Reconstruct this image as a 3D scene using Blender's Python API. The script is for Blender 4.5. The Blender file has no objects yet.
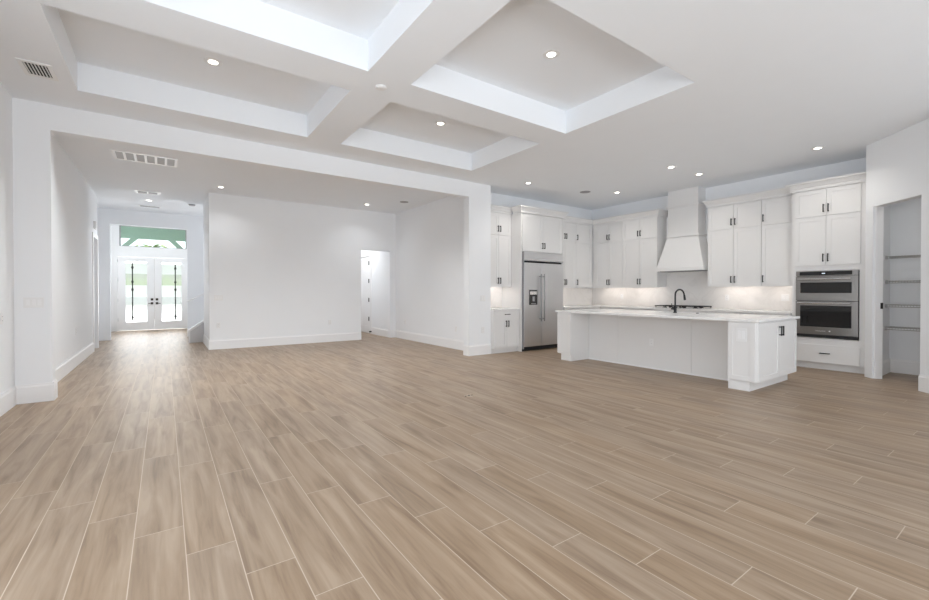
import bpy, bmesh, math, random
from mathutils import Vector, Matrix

S = bpy.context.scene
C = S.collection
PI = math.pi
random.seed(7)

# ------------------------------------------------------------------ camera
cd = bpy.data.cameras.new('camera')
cam = bpy.data.objects.new('camera', cd)
C.objects.link(cam)
cam.location = (0, 0, 1.22)
cam.rotation_euler = (math.radians(90 - 0.472), 0, math.radians(-35.181))
cd.sensor_width = 36
cd.lens = 425.654 / 929 * 36
cd.shift_y = -4.36 / 929
cd.clip_start = 0.02
cd.clip_end = 400
S.camera = cam

# ------------------------------------------------------------------ world, sun, daylight, added fill lights, exposure
S.view_settings.view_transform = 'Standard'
S.view_settings.look = 'None'
S.view_settings.gamma = 1
S.view_settings.use_curve_mapping = False
S.view_settings.exposure = -0.12
w = bpy.data.worlds.new('sky')
S.world = w
w.use_nodes = True
bg = w.node_tree.nodes['Background']
bg.inputs[0].default_value = (0.93, 0.965, 1.0, 1)
bg.inputs[1].default_value = 2.2

sd = bpy.data.lights.new('sun', 'SUN')
sun = bpy.data.objects.new('sun', sd)
C.objects.link(sun)
sd.energy = 7.0
sd.angle = math.radians(0.6)
sd.color = (1.0, 0.97, 0.92)
sun.rotation_euler = Vector((-0.10, -0.62, -0.60)).to_track_quat('-Z', 'Y').to_euler()


def area(name, loc, direction, sx, sy, power, col):
    d = bpy.data.lights.new(name, 'AREA')
    d.shape = 'RECTANGLE'
    d.size, d.size_y = sx, sy
    d.energy = power
    d.color = col
    o = bpy.data.objects.new(name, d)
    C.objects.link(o)
    o.location = loc
    o.rotation_euler = Vector(direction).to_track_quat('-Z', 'Y').to_euler()
    return o


DAY = (0.84, 0.92, 1.0)
area('daylight_sliding_doors', (2.7, -3.55, 1.35), (0, 1, 0.1), 7.4, 2.5, 52, DAY)
area('ceiling_fill_near', (2.7, -4.9, -0.05), (0, 0.55, 0.83), 8.0, 2.4, 150, (0.91, 0.955, 1.0))  # added upward area light outside the rear opening, lifts the ceilings
area('ceiling_fill_far', (2.7, -9.5, -0.05), (0, 0.88, 0.47), 11.0, 5.0, 270, (0.91, 0.955, 1.0))  # added area light farther out, its shallow rays reach the far ceilings
area('ceiling_fill_left', (-2.7, 0.4, -0.05), (0.62, 0, 0.78), 5.8, 2.0, 36, (0.91, 0.955, 1.0))  # added upward light outside the left opening, for the ceiling
area('side_fill_left', (-1.55, 0.4, 1.3), (1, 0.1, 0.05), 5.6, 2.2, 72, DAY)  # guessed light added at the unseen left opening, for faces turned left
area('daylight_entry', (-0.35, 16.93, 1.75), (0, -1, 0.34), 1.7, 2.8, 64, (0.97, 0.985, 1.0))
area('hall_fill_stair', (2.72, 12.7, 2.2), (-1, -0.7, 0.6), 1.2, 1.0, 38, (0.97, 0.985, 1.0))  # unseen light added before the closed stair wall, brightens the hall

S.cycles.max_bounces = 14
S.cycles.diffuse_bounces = 12
S.cycles.glossy_bounces = 5
S.cycles.transparent_max_bounces = 12
S.cycles.sample_clamp_indirect = 6.0

# ------------------------------------------------------------------ materials


def nm(name):
    m = bpy.data.materials.new(name)
    m.use_nodes = True
    nt = m.node_tree
    b = nt.nodes['Principled BSDF']
    return m, nt, b


def lin(c):
    return tuple(((v / 12.92) if v <= 0.04045 else ((v + 0.055) / 1.055) ** 2.4) for v in c)


def paint(name, col, rough=0.6, var=0.012, scale=3.0, bump=0.0, metallic=0.0, spec=None):
    """painted surface with a very slight cloudy variation"""
    m, nt, b = nm(name)
    tc = nt.nodes.new('ShaderNodeTexCoord')
    n = nt.nodes.new('ShaderNodeTexNoise')
    n.inputs['Scale'].default_value = scale
    n.inputs['Detail'].default_value = 4
    nt.links.new(tc.outputs['Object'], n.inputs['Vector'])
    r = nt.nodes.new('ShaderNodeMapRange')
    r.inputs['To Min'].default_value = 1 - var
    r.inputs['To Max'].default_value = 1 + var
    nt.links.new(n.outputs['Fac'], r.inputs['Value'])
    h = nt.nodes.new('ShaderNodeHueSaturation')
    h.inputs['Color'].default_value = (*col, 1)
    nt.links.new(r.outputs['Result'], h.inputs['Value'])
    nt.links.new(h.outputs['Color'], b.inputs['Base Color'])
    b.inputs['Roughness'].default_value = rough
    b.inputs['Metallic'].default_value = metallic
    if spec is not None:
        b.inputs['Specular IOR Level'].default_value = spec
    if bump:
        n2 = nt.nodes.new('ShaderNodeTexNoise')
        n2.inputs['Scale'].default_value = 160
        nt.links.new(tc.outputs['Object'], n2.inputs['Vector'])
        bp = nt.nodes.new('ShaderNodeBump')
        bp.inputs['Strength'].default_value = bump
        bp.inputs['Distance'].default_value = 0.002
        nt.links.new(n2.outputs['Fac'], bp.inputs['Height'])
        nt.links.new(bp.outputs['Normal'], b.inputs['Normal'])
    return m


M = {}
M['wall'] = paint('wall paint', (0.85, 0.865, 0.885), 0.75, bump=0.06)
M['ceiling'] = paint('ceiling paint', (0.85, 0.875, 0.905), 0.85, bump=0.06)
M['trim'] = paint('white trim paint', (0.86, 0.86, 0.865), 0.4)
M['cabinet'] = paint('white cabinet lacquer', (0.78, 0.775, 0.77), 0.38)
M['plastic'] = paint('white plastic', (0.82, 0.82, 0.82), 0.35)
M['black'] = paint('matt black metal', (0.018, 0.018, 0.02), 0.4, metallic=0.3)
M['iron'] = paint('cast iron', (0.015, 0.015, 0.016), 0.6)
M['dark'] = paint('dark recess', (0.02, 0.02, 0.022), 0.8)
M['darkgrey'] = paint('grey slats', (0.30, 0.30, 0.31), 0.6)
M['meshgrey'] = paint('pale grey mesh', (0.46, 0.46, 0.47), 0.6)
M['wire'] = paint('grey wire', (0.42, 0.41, 0.40), 0.4)
M['chrome'] = paint('polished steel', (0.72, 0.72, 0.72), 0.18, metallic=1.0)
M['bronze'] = paint('dark bronze', (0.05, 0.04, 0.035), 0.4, metallic=0.7)
M['teal'] = paint('sea green painted timber', lin((0.57, 0.665, 0.615)), 0.6)
M['stucco'] = paint('pale stucco', (0.80, 0.79, 0.76), 0.9)
M['roof'] = paint('grey roof tile', (0.35, 0.34, 0.34), 0.9, var=0.1, scale=8)
M['road'] = paint('asphalt', (0.22, 0.23, 0.24), 0.9, var=0.1)
M['concrete'] = paint('concrete', (0.6, 0.58, 0.55), 0.85, var=0.05)
M['grass'] = paint('lawn', (0.13, 0.22, 0.06), 0.9, var=0.3, scale=20)
M['leaf'] = paint('hedge leaves', (0.20, 0.30, 0.09), 0.8, var=0.35, scale=6)
M['bark'] = paint('palm bark', (0.25, 0.2, 0.15), 0.9, var=0.2, scale=10)
M['stairgrey'] = paint('stair side paint', (0.66, 0.66, 0.67), 0.7)


def steel(name, col, rough):
    m, nt, b = nm(name)
    tc = nt.nodes.new('ShaderNodeTexCoord')
    mp = nt.nodes.new('ShaderNodeMapping')
    mp.inputs['Scale'].default_value = (220, 220, 1.5)
    n = nt.nodes.new('ShaderNodeTexNoise')
    n.inputs['Scale'].default_value = 1.0
    n.inputs['Detail'].default_value = 3
    nt.links.new(tc.outputs['Object'], mp.inputs['Vector'])
    nt.links.new(mp.outputs['Vector'], n.inputs['Vector'])
    r = nt.nodes.new('ShaderNodeMapRange')
    r.inputs['To Min'].default_value = rough - 0.06
    r.inputs['To Max'].default_value = rough + 0.06
    nt.links.new(n.outputs['Fac'], r.inputs['Value'])
    nt.links.new(r.outputs['Result'], b.inputs['Roughness'])
    h = nt.nodes.new('ShaderNodeHueSaturation')
    h.inputs['Color'].default_value = (*col, 1)
    r2 = nt.nodes.new('ShaderNodeMapRange')
    r2.inputs['To Min'].default_value = 0.94
    r2.inputs['To Max'].default_value = 1.06
    nt.links.new(n.outputs['Fac'], r2.inputs['Value'])
    nt.links.new(r2.outputs['Result'], h.inputs['Value'])
    nt.links.new(h.outputs['Color'], b.inputs['Base Color'])
    b.inputs['Metallic'].default_value = 1.0
    return m


M['steel'] = steel('brushed stainless steel', (0.74, 0.74, 0.75), 0.36)
M['ovensteel'] = steel('brushed oven steel', (0.27, 0.26, 0.25), 0.30)
M['handlesteel'] = steel('refrigerator handle steel', (0.22, 0.22, 0.225), 0.34)


def glassy(name, col, rough):
    m, nt, b = nm(name)
    tc = nt.nodes.new('ShaderNodeTexCoord')
    n = nt.nodes.new('ShaderNodeTexNoise')
    n.inputs['Scale'].default_value = 2
    nt.links.new(tc.outputs['Object'], n.inputs['Vector'])
    r = nt.nodes.new('ShaderNodeMapRange')
    r.inputs['To Min'].default_value = rough
    r.inputs['To Max'].default_value = rough + 0.03
    nt.links.new(n.outputs['Fac'], r.inputs['Value'])
    nt.links.new(r.outputs['Result'], b.inputs['Roughness'])
    b.inputs['Base Color'].default_value = (*col, 1)
    return m


M['blackglass'] = glassy('black oven glass', (0.012, 0.012, 0.013), 0.05)


def emit(name, col, s):
    m, nt, b = nm(name)
    b.inputs['Base Color'].default_value = (*col, 1)
    b.inputs['Emission Color'].default_value = (*col, 1)
    b.inputs['Emission Strength'].default_value = s
    return m


M['lamp'] = emit('lit lens', (1.0, 0.95, 0.86), 9.0)
M['led'] = emit('led strip', (1.0, 0.90, 0.80), 6.0)
M['display'] = emit('oven display', (0.75, 0.85, 1.0), 0.6)


def pane(name, tint, gloss=0.12):
    m = bpy.data.materials.new(name)
    m.use_nodes = True
    nt = m.node_tree
    nt.nodes.clear()
    out = nt.nodes.new('ShaderNodeOutputMaterial')
    tr = nt.nodes.new('ShaderNodeBsdfTransparent')
    tr.inputs[0].default_value = (*tint, 1)
    gl = nt.nodes.new('ShaderNodeBsdfGlossy')
    gl.inputs['Roughness'].default_value = 0.03
    fr = nt.nodes.new('ShaderNodeFresnel')
    fr.inputs[0].default_value = 1.45
    mx = nt.nodes.new('ShaderNodeMixShader')
    nt.links.new(fr.outputs[0], mx.inputs[0])
    nt.links.new(tr.outputs[0], mx.inputs[1])
    nt.links.new(gl.outputs[0], mx.inputs[2])
    nt.links.new(mx.outputs[0], out.inputs[0])
    return m


M['glass'] = pane('clear glass', (0.93, 0.96, 0.95))


def frosted(name, clear, tint):
    m = bpy.data.materials.new(name)
    m.use_nodes = True
    nt = m.node_tree
    nt.nodes.clear()
    out = nt.nodes.new('ShaderNodeOutputMaterial')
    tl = nt.nodes.new('ShaderNodeBsdfTranslucent')
    tl.inputs[0].default_value = (*tint, 1)
    tr = nt.nodes.new('ShaderNodeBsdfTransparent')
    tr.inputs[0].default_value = (0.95, 0.97, 1.0, 1)
    mx = nt.nodes.new('ShaderNodeMixShader')
    n = nt.nodes.new('ShaderNodeTexNoise')
    n.inputs['Scale'].default_value = 40
    r = nt.nodes.new('ShaderNodeMapRange')
    r.inputs['To Min'].default_value = clear - 0.03
    r.inputs['To Max'].default_value = clear + 0.03
    nt.links.new(n.outputs['Fac'], r.inputs['Value'])
    nt.links.new(r.outputs['Result'], mx.inputs[0])
    nt.links.new(tl.outputs[0], mx.inputs[1])
    nt.links.new(tr.outputs[0], mx.inputs[2])
    nt.links.new(mx.outputs[0], out.inputs[0])
    return m


M['frost'] = frosted('frosted glass', 0.16, (0.93, 0.94, 1.0))
M['wireglass'] = frosted('lightly frosted glass', 0.5, (0.9, 0.92, 0.9))


def floor_mat():
    m, nt, b = nm('wood look plank tile')
    N = nt.nodes.new
    L = nt.links.new

    def mth(op, a, bb=None, c=None):
        n = N('ShaderNodeMath')
        n.operation = op
        for i, v in enumerate((a, bb, c)):
            if v is None:
                continue
            if isinstance(v, (int, float)):
                n.inputs[i].default_value = v
            else:
                L(v, n.inputs[i])
        return n.outputs[0]
    geo = N('ShaderNodeNewGeometry')
    sep = N('ShaderNodeSeparateXYZ')
    L(geo.outputs['Position'], sep.inputs[0])
    X, Y = sep.outputs[0], sep.outputs[1]
    W, LN = 0.20533, 1.218
    xr = mth('DIVIDE', mth('ADD', X, 0.5396), W)
    row = mth('FLOOR', xr)
    fx = mth('SUBTRACT', xr, row)
    yr = mth('DIVIDE', mth('ADD', mth('SUBTRACT', Y, 3.27), mth('MULTIPLY', row, 0.3073)), LN)
    col = mth('FLOOR', yr)
    fy = mth('SUBTRACT', yr, col)
    gx = mth('MULTIPLY', mth('MINIMUM', fx, mth('SUBTRACT', 1.0, fx)), W)
    gy = mth('MULTIPLY', mth('MINIMUM', fy, mth('SUBTRACT', 1.0, fy)), LN)
    gd = mth('MINIMUM', gx, gy)
    grout = N('ShaderNodeMapRange')
    grout.inputs['From Min'].default_value = 0.0016
    grout.inputs['From Max'].default_value = 0.0026
    grout.inputs['To Min'].default_value = 1
    grout.inputs['To Max'].default_value = 0
    L(gd, grout.inputs['Value'])
    cid = N('ShaderNodeCombineXYZ')
    L(row, cid.inputs[0])
    L(col, cid.inputs[1])
    wn = N('ShaderNodeTexWhiteNoise')
    wn.noise_dimensions = '3D'
    L(cid.outputs[0], wn.inputs['Vector'])
    rnd = wn.outputs['Value']
    # grain coordinates: stretched along the plank, shifted per plank
    gc = N('ShaderNodeCombineXYZ')
    L(mth('MULTIPLY', X, 15.0), gc.inputs[0])
    L(mth('ADD', mth('MULTIPLY', Y, 1.1), mth('MULTIPLY', rnd, 37.0)), gc.inputs[1])
    L(mth('MULTIPLY', rnd, 91.0), gc.inputs[2])
    n1 = N('ShaderNodeTexNoise')
    n1.inputs['Scale'].default_value = 1.0
    n1.inputs['Detail'].default_value = 5
    n1.inputs['Roughness'].default_value = 0.55
    n1.inputs['Distortion'].default_value = 0.7
    L(gc.outputs[0], n1.inputs['Vector'])
    gc2 = N('ShaderNodeCombineXYZ')
    L(mth('MULTIPLY', X, 90.0), gc2.inputs[0])
    L(mth('ADD', mth('MULTIPLY', Y, 4.0), mth('MULTIPLY', rnd, 53.0)), gc2.inputs[1])
    n2 = N('ShaderNodeTexNoise')
    n2.inputs['Scale'].default_value = 1.0
    n2.inputs['Detail'].default_value = 3
    L(gc2.outputs[0], n2.inputs['Vector'])
    cr = N('ShaderNodeValToRGB')
    e = cr.color_ramp.elements
    e[0].position = 0.30
    e[0].color = (*FLOOR_DARK, 1)
    e[1].position = 0.68
    e[1].color = (*FLOOR_LIGHT, 1)
    em = cr.color_ramp.elements.new(0.47)
    em.color = (*FLOOR_MID, 1)
    L(mth('ADD', n1.outputs['Fac'], mth('MULTIPLY', mth('SUBTRACT', n2.outputs['Fac'], 0.5), 0.17)), cr.inputs['Fac'])
    hs = N('ShaderNodeHueSaturation')
    L(cr.outputs['Color'], hs.inputs['Color'])
    L(mth('ADD', 0.955, mth('MULTIPLY', rnd, 0.09)), hs.inputs['Value'])
    wsep = N('ShaderNodeSeparateColor')
    L(wn.outputs['Color'], wsep.inputs[0])
    L(mth('ADD', 0.95, mth('MULTIPLY', wsep.outputs[1], 0.1)), hs.inputs['Saturation'])
    mx = N('ShaderNodeMix')
    mx.data_type = 'RGBA'
    L(grout.outputs['Result'], mx.inputs[0])
    L(hs.outputs['Color'], mx.inputs[6])
    mx.inputs[7].default_value = (*FLOOR_GROUT, 1)
    L(mx.outputs[2], b.inputs['Base Color'])
    L(mth('ADD', mth('ADD', 0.36, mth('MULTIPLY', n2.outputs['Fac'], 0.10)), mth('MULTIPLY', grout.outputs['Result'], 0.45)), b.inputs['Roughness'])
    bp = N('ShaderNodeBump')
    bp.inputs['Strength'].default_value = 0.25
    bp.inputs['Distance'].default_value = 0.002
    L(mth('SUBTRACT', mth('MULTIPLY', n2.outputs['Fac'], 0.15), grout.outputs['Result']), bp.inputs['Height'])
    L(bp.outputs['Normal'], b.inputs['Normal'])
    b.inputs['Specular IOR Level'].default_value = 0.5
    return m


FLOOR_DARK = lin((0.485, 0.402, 0.32))
FLOOR_MID = lin((0.578, 0.495, 0.408))
FLOOR_LIGHT = lin((0.65, 0.572, 0.487))
FLOOR_GROUT = lin((0.76, 0.70, 0.635))
M['floor'] = floor_mat()


def marble(name, base, vein, rough, scale=1.6):
    m, nt, b = nm(name)
    tc = nt.nodes.new('ShaderNodeTexCoord')
    n = nt.nodes.new('ShaderNodeTexNoise')
    n.inputs['Scale'].default_value = scale
    n.inputs['Detail'].default_value = 8
    n.inputs['Distortion'].default_value = 1.8
    nt.links.new(tc.outputs['Object'], n.inputs['Vector'])
    cr = nt.nodes.new('ShaderNodeValToRGB')
    e = cr.color_ramp.elements
    e[0].position = 0.44
    e[0].color = (*base, 1)
    e[1].position = 0.56
    e[1].color = (*base, 1)
    v = e.new(0.50)
    v.color = (*vein, 1)
    nt.links.new(n.outputs['Fac'], cr.inputs['Fac'])
    nt.links.new(cr.outputs['Color'], b.inputs['Base Color'])
    b.inputs['Roughness'].default_value = rough
    return m


M['splash'] = marble('white marble splashback', (0.82, 0.80, 0.78), (0.775, 0.755, 0.735), 0.25)
M['quartz'] = marble('white quartz top', (0.86, 0.86, 0.855), (0.82, 0.82, 0.82), 0.22)

# ------------------------------------------------------------------ mesh helpers


class MB:
    def __init__(self):
        self.bm = bmesh.new()
        self.mi = 0

    def _t(self, faces):
        for f in faces:
            f.material_index = self.mi

    def face(self, pts):
        f = self.bm.faces.new([self.bm.verts.new(p) for p in pts])
        self._t([f])
        return f

    def box(self, x0, x1, y0, y1, z0, z1):
        v = [self.bm.verts.new(p) for p in ((x0, y0, z0), (x1, y0, z0), (x1, y1, z0), (x0, y1, z0),
                                            (x0, y0, z1), (x1, y0, z1), (x1, y1, z1), (x0, y1, z1))]
        fs = [self.bm.faces.new([v[i] for i in q]) for q in
              ((0, 3, 2, 1), (4, 5, 6, 7), (0, 1, 5, 4), (1, 2, 6, 5), (2, 3, 7, 6), (3, 0, 4, 7))]
        self._t(fs)
        return self

    def prism(self, poly, axis, a, b):
        """poly in the two other axes (in xyz order), extruded along axis from a to b"""
        def P(p, t):
            if axis == 'x':
                return (t, p[0], p[1])
            if axis == 'y':
                return (p[0], t, p[1])
            return (p[0], p[1], t)
        v0 = [self.bm.verts.new(P(p, a)) for p in poly]
        v1 = [self.bm.verts.new(P(p, b)) for p in poly]
        n = len(poly)
        fs = [self.bm.faces.new(v0), self.bm.faces.new(v1[::-1])]
        for i in range(n):
            fs.append(self.bm.faces.new([v0[i], v0[(i + 1) % n], v1[(i + 1) % n], v1[i]]))
        self._t(fs)
        return self

    def loft(self, rings, cap=True):
        vs = [[self.bm.verts.new(p) for p in r] for r in rings]
        fs = []
        for a, b in zip(vs, vs[1:]):
            n = len(a)
            for i in range(n):
                fs.append(self.bm.faces.new([a[i], a[(i + 1) % n], b[(i + 1) % n], b[i]]))
        if cap:
            fs.append(self.bm.faces.new(vs[0][::-1]))
            fs.append(self.bm.faces.new(vs[-1]))
        self._t(fs)
        return self

    def lathe(self, prof, cx, cy, n=32, axis='z', cz=0, cap=True):
        rings = []
        for r, h in prof:
            ring = []
            for i in range(n):
                t = 2 * PI * i / n
                c, s = r * math.cos(t), r * math.sin(t)
                if axis == 'z':
                    ring.append((cx + c, cy + s, cz + h))
                elif axis == 'y':
                    ring.append((cx + c, cy + h, cz + s))
                else:
                    ring.append((cx + h, cy + c, cz + s))
            rings.append(ring)
        return self.loft(rings, cap)

    def tube(self, path, r, n=12):
        path = [Vector(p) for p in path]
        rings = []
        prev = None
        for i, p in enumerate(path):
            d = (path[min(i + 1, len(path) - 1)] - path[max(i - 1, 0)]).normalized()
            if prev is None:
                u = d.orthogonal().normalized()
            else:
                u = (prev - d * prev.dot(d)).normalized()
            prev = u
            v = d.cross(u)
            rr = r[i] if isinstance(r, (list, tuple)) else r
            rings.append([tuple(p + (u * math.cos(2 * PI * k / n) + v * math.sin(2 * PI * k / n)) * rr) for k in range(n)])
        return self.loft(rings)

    def build(self, name, mat, parent=None, bevel=0, smooth=False):
        bmesh.ops.recalc_face_normals(self.bm, faces=self.bm.faces)
        me = bpy.data.meshes.new(name)
        self.bm.to_mesh(me)
        self.bm.free()
        for m in (mat if isinstance(mat, (list, tuple)) else [mat]):
            me.materials.append(m)
        o = bpy.data.objects.new(name, me)
        C.objects.link(o)
        if parent:
            o.parent = parent
        if smooth:
            for p in me.polygons:
                p.use_smooth = True
            me.set_sharp_from_angle(angle=math.radians(40))
        if bevel:
            b = o.modifiers.new('bevel', 'BEVEL')
            b.width = bevel
            b.segments = 2
            b.limit_method = 'ANGLE'
            b.harden_normals = False
        return o


def box(name, mat, dims, parent=None, bevel=0):
    return MB().box(*dims).build(name, mat, parent, bevel)


def thing(name, label, cat, loc=(0, 0, 0), rz=0, group=None):
    o = bpy.data.objects.new(name, None)
    C.objects.link(o)
    o.location = loc
    o.rotation_euler = (0, 0, rz)
    o.empty_display_size = 0.1
    o['label'] = label
    o['category'] = cat
    if group:
        o['group'] = group
    return o


def tag(o, label, cat, group=None):
    o['label'] = label
    o['category'] = cat
    if group:
        o['group'] = group
    return o


def st(o):
    o['kind'] = 'structure'
    return o


# ------------------------------------------------------------------ setting
ZC = 3.323           # ceiling
ZT = 3.62            # tray recess
ZO = 3.036           # bottom of the wide opening header
WL = -1.333          # left wall
WY = 6.585           # wall with the wide opening
GY = 10.45           # grey dining wall
KX = 8.97            # kitchen hood wall
PK = 9.05            # back of the pantry
KY = 7.05            # kitchen refrigerator wall
BK = -3.4            # wall behind the camera (sliding doors)

st(box('floor', M['floor'], (-1.5, 9.3, -3.6, 17.15, -0.1, 0)))

# ceiling with four recessed trays
xs = [-1.5, -0.73, 1.594, 2.051, 4.358, 9.3]
ys = [-3.6, 2.17, 3.855, 4.326, 5.965, 17.15]
cells = {(1, 1), (1, 3), (3, 1), (3, 3)}
m = MB()
for i in range(5):
    for j in range(5):
        x0, x1, y0, y1 = xs[i], xs[i + 1], ys[j], ys[j + 1]
        if (i, j) in cells:
            m.face([(x0, y0, ZT), (x0, y1, ZT), (x1, y1, ZT), (x1, y0, ZT)])
            m.face([(x0, y0, ZC), (x0, y0, ZT), (x1, y0, ZT), (x1, y0, ZC)])
            m.face([(x0, y1, ZC), (x1, y1, ZC), (x1, y1, ZT), (x0, y1, ZT)])
            m.face([(x0, y0, ZC), (x0, y1, ZC), (x0, y1, ZT), (x0, y0, ZT)])
            m.face([(x1, y0, ZC), (x1, y0, ZT), (x1, y1, ZT), (x1, y1, ZC)])
        else:
            m.face([(x0, y0, ZC), (x0, y1, ZC), (x1, y1, ZC), (x1, y0, ZC)])
bmesh.ops.remove_doubles(m.bm, verts=m.bm.verts, dist=1e-5)
# roof deck that closes the top
m.box(-1.5, 9.3, -3.6, 17.15, 3.8, 3.9)
st(m.build('ceiling', M['ceiling']))


def wall(name, axis, face, thick, profile, mat=None):
    """profile: polygon (along, z); axis: the axis across the wall"""
    m = MB()
    m.prism(profile, axis, face, face + thick)
    return st(m.build(name, mat or M['wall']))


def rect(a, b, z0=0, z1=ZC):
    return [(a, z0), (b, z0), (b, z1), (a, z1)]


def holed(a, b, h0, h1, hz, z1=ZC):
    return [(a, 0), (h0, 0), (h0, hz), (h1, hz), (h1, 0), (b, 0), (b, z1), (a, z1)]


wall('wall_left', 'x', WL, -0.15, [(BK, 0), (WY, 0), (WY, ZC), (BK, ZC), (BK, 2.45), (3.25, 2.45), (3.25, 0.02), (-2.4, 0.02), (-2.4, 2.4499), (BK, 2.4499)])
wall('wall_opening', 'y', WY, 0.165, holed(-1.48, 5.275, -1.036, 4.745, ZO))
wall('wall_hall', 'x', -1.20, -0.15, holed(6.75, 12.30, 11.55, 12.18, 2.36))
wall('wall_hall_corner', 'y', 12.15, 0.15, rect(-1.5, -1.35))
wall('wall_foyer_left', 'x', -1.37, -0.13, rect(12.30, 17.0))
wall('wall_foyer', 'y', 13.94, 0.14, holed(-1.37, 2.95, -1.118, 0.515, 2.945))
wall('wall_foyer_right', 'x', 0.80, 0.14, rect(14.08, 17.0))
wall('wall_entry', 'y', 17.0, 0.15, holed(-1.5, 0.94, -1.31, 0.785, 3.318))
wall('wall_stair', 'x', 2.80, 0.15, rect(10.6, 13.94))
wall('wall_dining', 'y', GY, 0.15, holed(0.775, 5.25, 4.12, 4.93, 2.31))
wall('wall_dining_end', 'x', 0.775, 0.13, rect(10.6, 12.02))
wall('wall_dining_right', 'x', 5.10, 0.175, rect(6.75, GY))
wall('wall_passage_right', 'x', 4.95, 0.15, holed(10.6, 13.2, 11.80, 12.62, 2.29))
wall('wall_passage_left', 'x', 3.75, 0.12, rect(10.6, 13.2))
wall('wall_passage_end', 'y', 13.2, 0.12, rect(3.6, 5.25))
wall('wall_kitchen', 'y', KY, 0.15, rect(5.275, 9.2))
wall('wall_hood', 'x', KX, 0.15, rect(1.69, KY))
wall('wall_pantry_end', 'x', PK, 0.15, rect(-0.4, 1.57))
wall('wall_pantry_left', 'y', 1.57, 0.12, rect(8.27, PK))
wall('wall_pantry_right', 'x', 7.0, 0.13, rect(BK, 0.427))
wall('wall_pantry_back', 'y', -0.4, -0.12, rect(7.13, PK + .15))
wall('wall_back', 'y', BK, -0.15, holed(-1.48, 7.13, -1.05, 6.45, 2.62))

# diagonal pantry wall with its doorway
DA = Vector((8.265, 1.69))
dl = Vector((-1, -1)).normalized()
dn = Vector((1, -1)).normalized()
Ld = (Vector((7.0, 0.425)) - DA).length
m = MB()
h0, h1, hz = 0.135, 0.905, 2.42
prof = [(0, 0), (h0, 0), (h0, hz), (h1, hz), (h1, 0), (Ld, 0), (Ld, ZC), (0, ZC)]


def dpt(s, t, z):
    p = DA + dl * s + dn * t
    return (p.x, p.y, z)


m.loft([[dpt(s, 0, z) for s, z in prof], [dpt(s, 0.125, z) for s, z in prof]])
st(m.build('wall_pantry', M['wall']))
# jamb lining strips of that doorway
m = MB()
for s0, s1 in ((h0, h0 + 0.018), (h1 - 0.018, h1)):
    m.loft([[dpt(s0, t, z) for t, z in ((0.03, 0), (0.118, 0), (0.118, hz), (0.03, hz))],
            [dpt(s1, t, z) for t, z in ((0.03, 0), (0.118, 0), (0.118, hz), (0.03, hz))]])
st(m.build('trim_1', M['trim']))
m = MB()
m.loft([[dpt(h0 + 0.0185, t, z) for t, z in ((0.088, 0.985), (0.117, 0.985), (0.117, 1.07), (0.088, 1.07))],
        [dpt(h0 + 0.024, t, z) for t, z in ((0.088, 0.985), (0.117, 0.985), (0.117, 1.07), (0.088, 1.07))]])
tag(m.build('strike_plate', M['black']), 'small black strike plate on the left jamb of the pantry doorway', 'strike plate')

# splashback behind the counters
m = MB()
m.box(5.28, 5.955, KY - 0.012, KY - 0.001, 0.892, 1.327)
m.box(7.23, KX - 0.012, KY - 0.012, KY - 0.001, 0.892, 1.327)
m.box(KX - 0.012, KX - 0.001, 2.631, KY - 0.012, 0.892, 1.327)
m.box(KX - 0.012, KX - 0.001, 4.03, 5.06, 1.327, 1.66)
st(m.build('wall_splashback', M['splash']))

# baseboards
BH, BT = 0.205, 0.016


def base(name, x0, y0, x1, y1, nx, ny):
    """skirting from (x0,y0) to (x1,y1), standing out along (nx,ny)"""
    a, b, n = Vector((x0, y0)), Vector((x1, y1)), Vector((nx, ny)).normalized()
    pr = [(0.0005, 0.0), (BT, 0.0), (BT, BH - 0.03), (BT * 0.55, BH - 0.012), (BT * 0.55, BH), (0.0005, BH)]
    m = MB()
    m.loft([[(p.x + n.x * t, p.y + n.y * t, z) for t, z in pr] for p in (a, b)])
    return st(m.build(name, M['trim']))


base('baseboard_left', WL, BK, WL, WY - BT, 1, 0)
base('baseboard_left_pier', WL, WY, -1.036 + BT, WY, 0, -1)
base('baseboard_left_jamb', -1.036, WY, -1.036, WY + 0.165 + BT, 1, 0)
base('baseboard_hall', -1.20, 6.75, -1.20, 11.46, 1, 0)
base('baseboard_right_pier', 4.745 - BT, WY, 5.275, WY, 0, -1)
base('baseboard_right_jamb', 4.745, WY, 4.745, WY + 0.165, -1, 0)
base('baseboard_dining', 0.775 - BT, GY, 4.12, GY, 0, -1)
base('baseboard_dining_corner', 4.93, GY, 5.10 - BT, GY, 0, -1)
base('baseboard_dining_right', 5.10, 6.75, 5.10, GY, -1, 0)
base('baseboard_dining_end', 0.775, GY, 0.775, 12.02, -1, 0)
base('baseboard_passage', 4.95, 10.6, 4.95, 11.72, -1, 0)
base('baseboard_foyer', 0.515, 13.94, 2.80, 13.94, 0, -1)
base('baseboard_pantry_back', PK, -0.4, PK, 1.57 - BT, -1, 0)
base('baseboard_pantry_left', 8.39, 1.57, PK, 1.57, 0, -1)
base('baseboard_pantry_wall', *(DA + dl * h1), *(DA + dl * Ld), -dn.x, -dn.y)

# doorway of the hall's side room: casing and closed leaf
m = MB()
m.box(-1.2, -1.182, 11.46, 11.55, 0, 2.45)
m.box(-1.2, -1.182, 12.18, 12.27, 0, 2.45)
m.box(-1.2, -1.182, 11.55, 12.18, 2.36, 2.45)
st(m.build('trim_2', M['trim']))


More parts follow.
